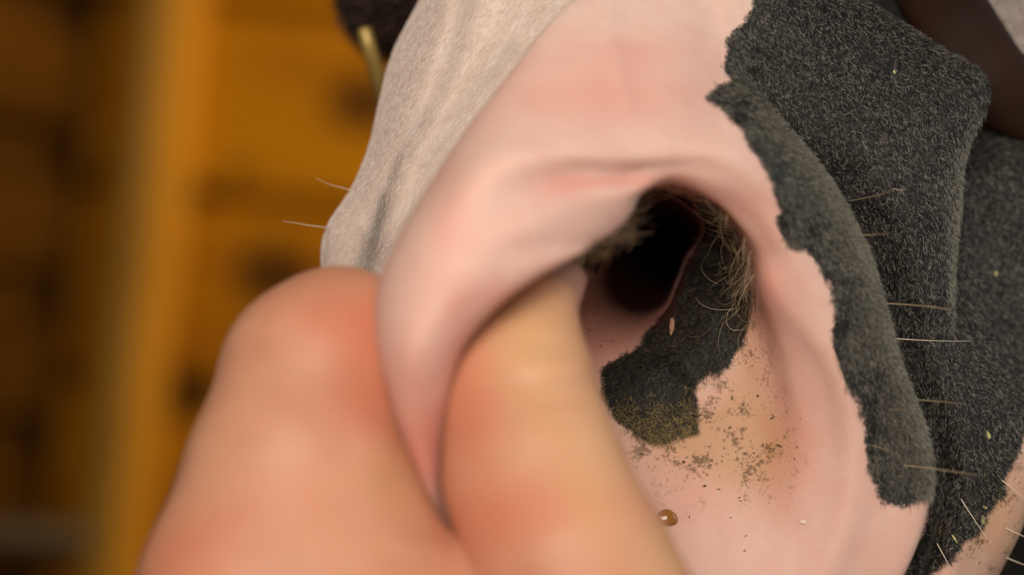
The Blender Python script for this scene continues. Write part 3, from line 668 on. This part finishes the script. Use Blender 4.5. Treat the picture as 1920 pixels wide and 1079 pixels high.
# thumbnail: a curved plate lying on the end of the thumb
nn = np.array([.62, .10, -.78]); nn /= np.linalg.norm(nn)
ax_ = MM(1042, 560, -29)-MM(1000, 740, -39); ax_ /= np.linalg.norm(ax_); ax_ = ax_-(ax_@nn)*nn; ax_ /= np.linalg.norm(ax_); sd_ = np.cross(ax_, nn)
c0 = MM(996, 562, -27)
V = []; na, nb = 17, 15
for i in range(na):
    for j in range(nb):
        a_ = (i/(na-1)*2-1)*7.0; wdt = 5.8*math.sqrt(max(0.05, 1-max(0, (-a_-3.2)/3.6)**2))
        b_ = (j/(nb-1)*2-1)*wdt
        q = c0+ax_*a_+sd_*b_+nn*(7.9+.2-b_*b_*.055-(.05*(a_+1)**2*.25))
        V.append(q)
top = np.array(V); bot = top-nn*.7
VV = np.vstack([top, bot]); Fn = []
for i in range(na-1):
    for j in range(nb-1):
        k = i*nb+j; Fn.append((k, k+1, k+nb+1, k+nb)); k += na*nb; Fn.append((k, k+nb, k+nb+1, k+1))
o_ = na*nb
bd = [j for j in range(nb)]+[i*nb+nb-1 for i in range(1, na)]+[(na-1)*nb+j for j in range(nb-2, -1, -1)]+[i*nb for i in range(na-2, 0, -1)]
for a_, b_ in zip(bd, bd[1:]+bd[:1]): Fn.append((a_, a_+o_, b_+o_, b_))
NAILM = simple('nail', (.46, .24, .175), .55, 0.0, **{'Subsurface Weight': .3, 'Subsurface Scale': .001, 'Specular IOR Level': .2})
mesh_obj('thumbnail', place((VV+[0, 0, D0*1000])/1000.), Fn, NAILM, person)

# ------------------------------------------------------------------ the halter
halter = empty('halter', Vector(at(760, -150, 40)))
tag(halter, 'dark brown halter with fleecy noseband and brass bar above the muzzle', 'halter')
bpy.context.view_layer.update()
def child(o, p): o.parent = p; o.matrix_parent_inverse = p.matrix_world.inverted(); return o
m, ns, ls, b = mat('dark_fleece'); tc = ns.new('ShaderNodeTexCoord')
f_ = noise(ns, ls, 160, 5, .7, tc.outputs['Object'])
ls.new(mix(ns, ls, smooth(ns, ls, f_, .35, .7), (.006, .003, .002), (.07, .036, .025)), b.inputs['Base Color']); b.inputs['Roughness'].default_value = .9
ls.new(bump(ns, ls, f_, 1.0, .004), b.inputs['Normal'])
FLE = m
path = catmull([at(*q) for q in [(1720,-280,4),(1480,-450,-12),(1200,-680,-14),(960,-460,0),(800,-180,40),(741,-60,56),(735,0,78),(740,18,120),(760,10,190)]], 14)
t_ = np.linspace(0, 1, len(path))
rad = .0112*(1+.05*np.sin(t_*90)+.04*np.sin(t_*53+1))
v_, f2 = tube(path, rad, 28)
v_ = v_ + rng.normal(size=v_.shape)*.00025
nb_ = child(mesh_obj('noseband', v_, f2, FLE), halter); nb_['label'] = 'dark fleecy noseband'
# fleece tufts
cs_ = path[:, None]; n_h = 9000
ii = rng.integers(len(path)//2, len(path)-1, n_h); dirs = rng.normal(size=(n_h, 3)); dirs /= np.linalg.norm(dirs, axis=1)[:, None]
tv = path[np.minimum(ii+1, len(path)-1)]-path[ii-1]; tv /= np.linalg.norm(tv, axis=1)[:, None]
dirs = dirs-(dirs*tv).sum(1)[:, None]*tv; dirs /= np.linalg.norm(dirs, axis=1)[:, None]
roots = path[ii]+tv*rng.normal(size=(n_h, 1))*.004+dirs*(rad[ii]*.97)[:, None]
fz = hair('fleece', roots, dirs, rng.normal(size=(n_h, 2)), .0030, .00010, hairmat('fleece_hair', [(0, (.006, .003, .002)), (.5, (.03, .015, .01)), (1, (.20, .11, .08))], .7), .8, .8, .9, 5, halter)
fz.matrix_parent_inverse = halter.matrix_world.inverted()
BR = simple('brass', (.42, .29, .085), .42, .35)
pb = catmull([at(*q) for q in [(682,52,50),(693,90,50),(708,140,54),(722,195,60),(745,260,66)]], 10)
v_, f2 = tube(pb, .00165*np.concatenate([[.6, .95], np.ones(len(pb)-2)]), 16)
child(mesh_obj('brass_bar', v_, f2, BR), halter)['label'] = 'dull brass bar'
m, ns, ls, b = mat('brown_leather'); tc = ns.new('ShaderNodeTexCoord')
f_ = noise(ns, ls, 90, 4, .6, tc.outputs['Object'])
ls.new(mix(ns, ls, f_, (.010, .004, .0015), (.028, .010, .004)), b.inputs['Base Color']); b.inputs['Specular IOR Level'].default_value = .15; b.inputs['Roughness'].default_value = .6
ps = catmull([at(*q) for q in [(1640,-300,14),(1700,-130,24),(1770,10,29),(1822,95,30),(1865,155,30),(1935,195,31),(2050,230,32),(2200,250,36)]], 10)
v_, f2 = tube(ps, .0082, 20, flat=.3)
child(mesh_obj('cheek_strap', v_, f2, m), halter)['label'] = 'dark brown leather cheek strap'
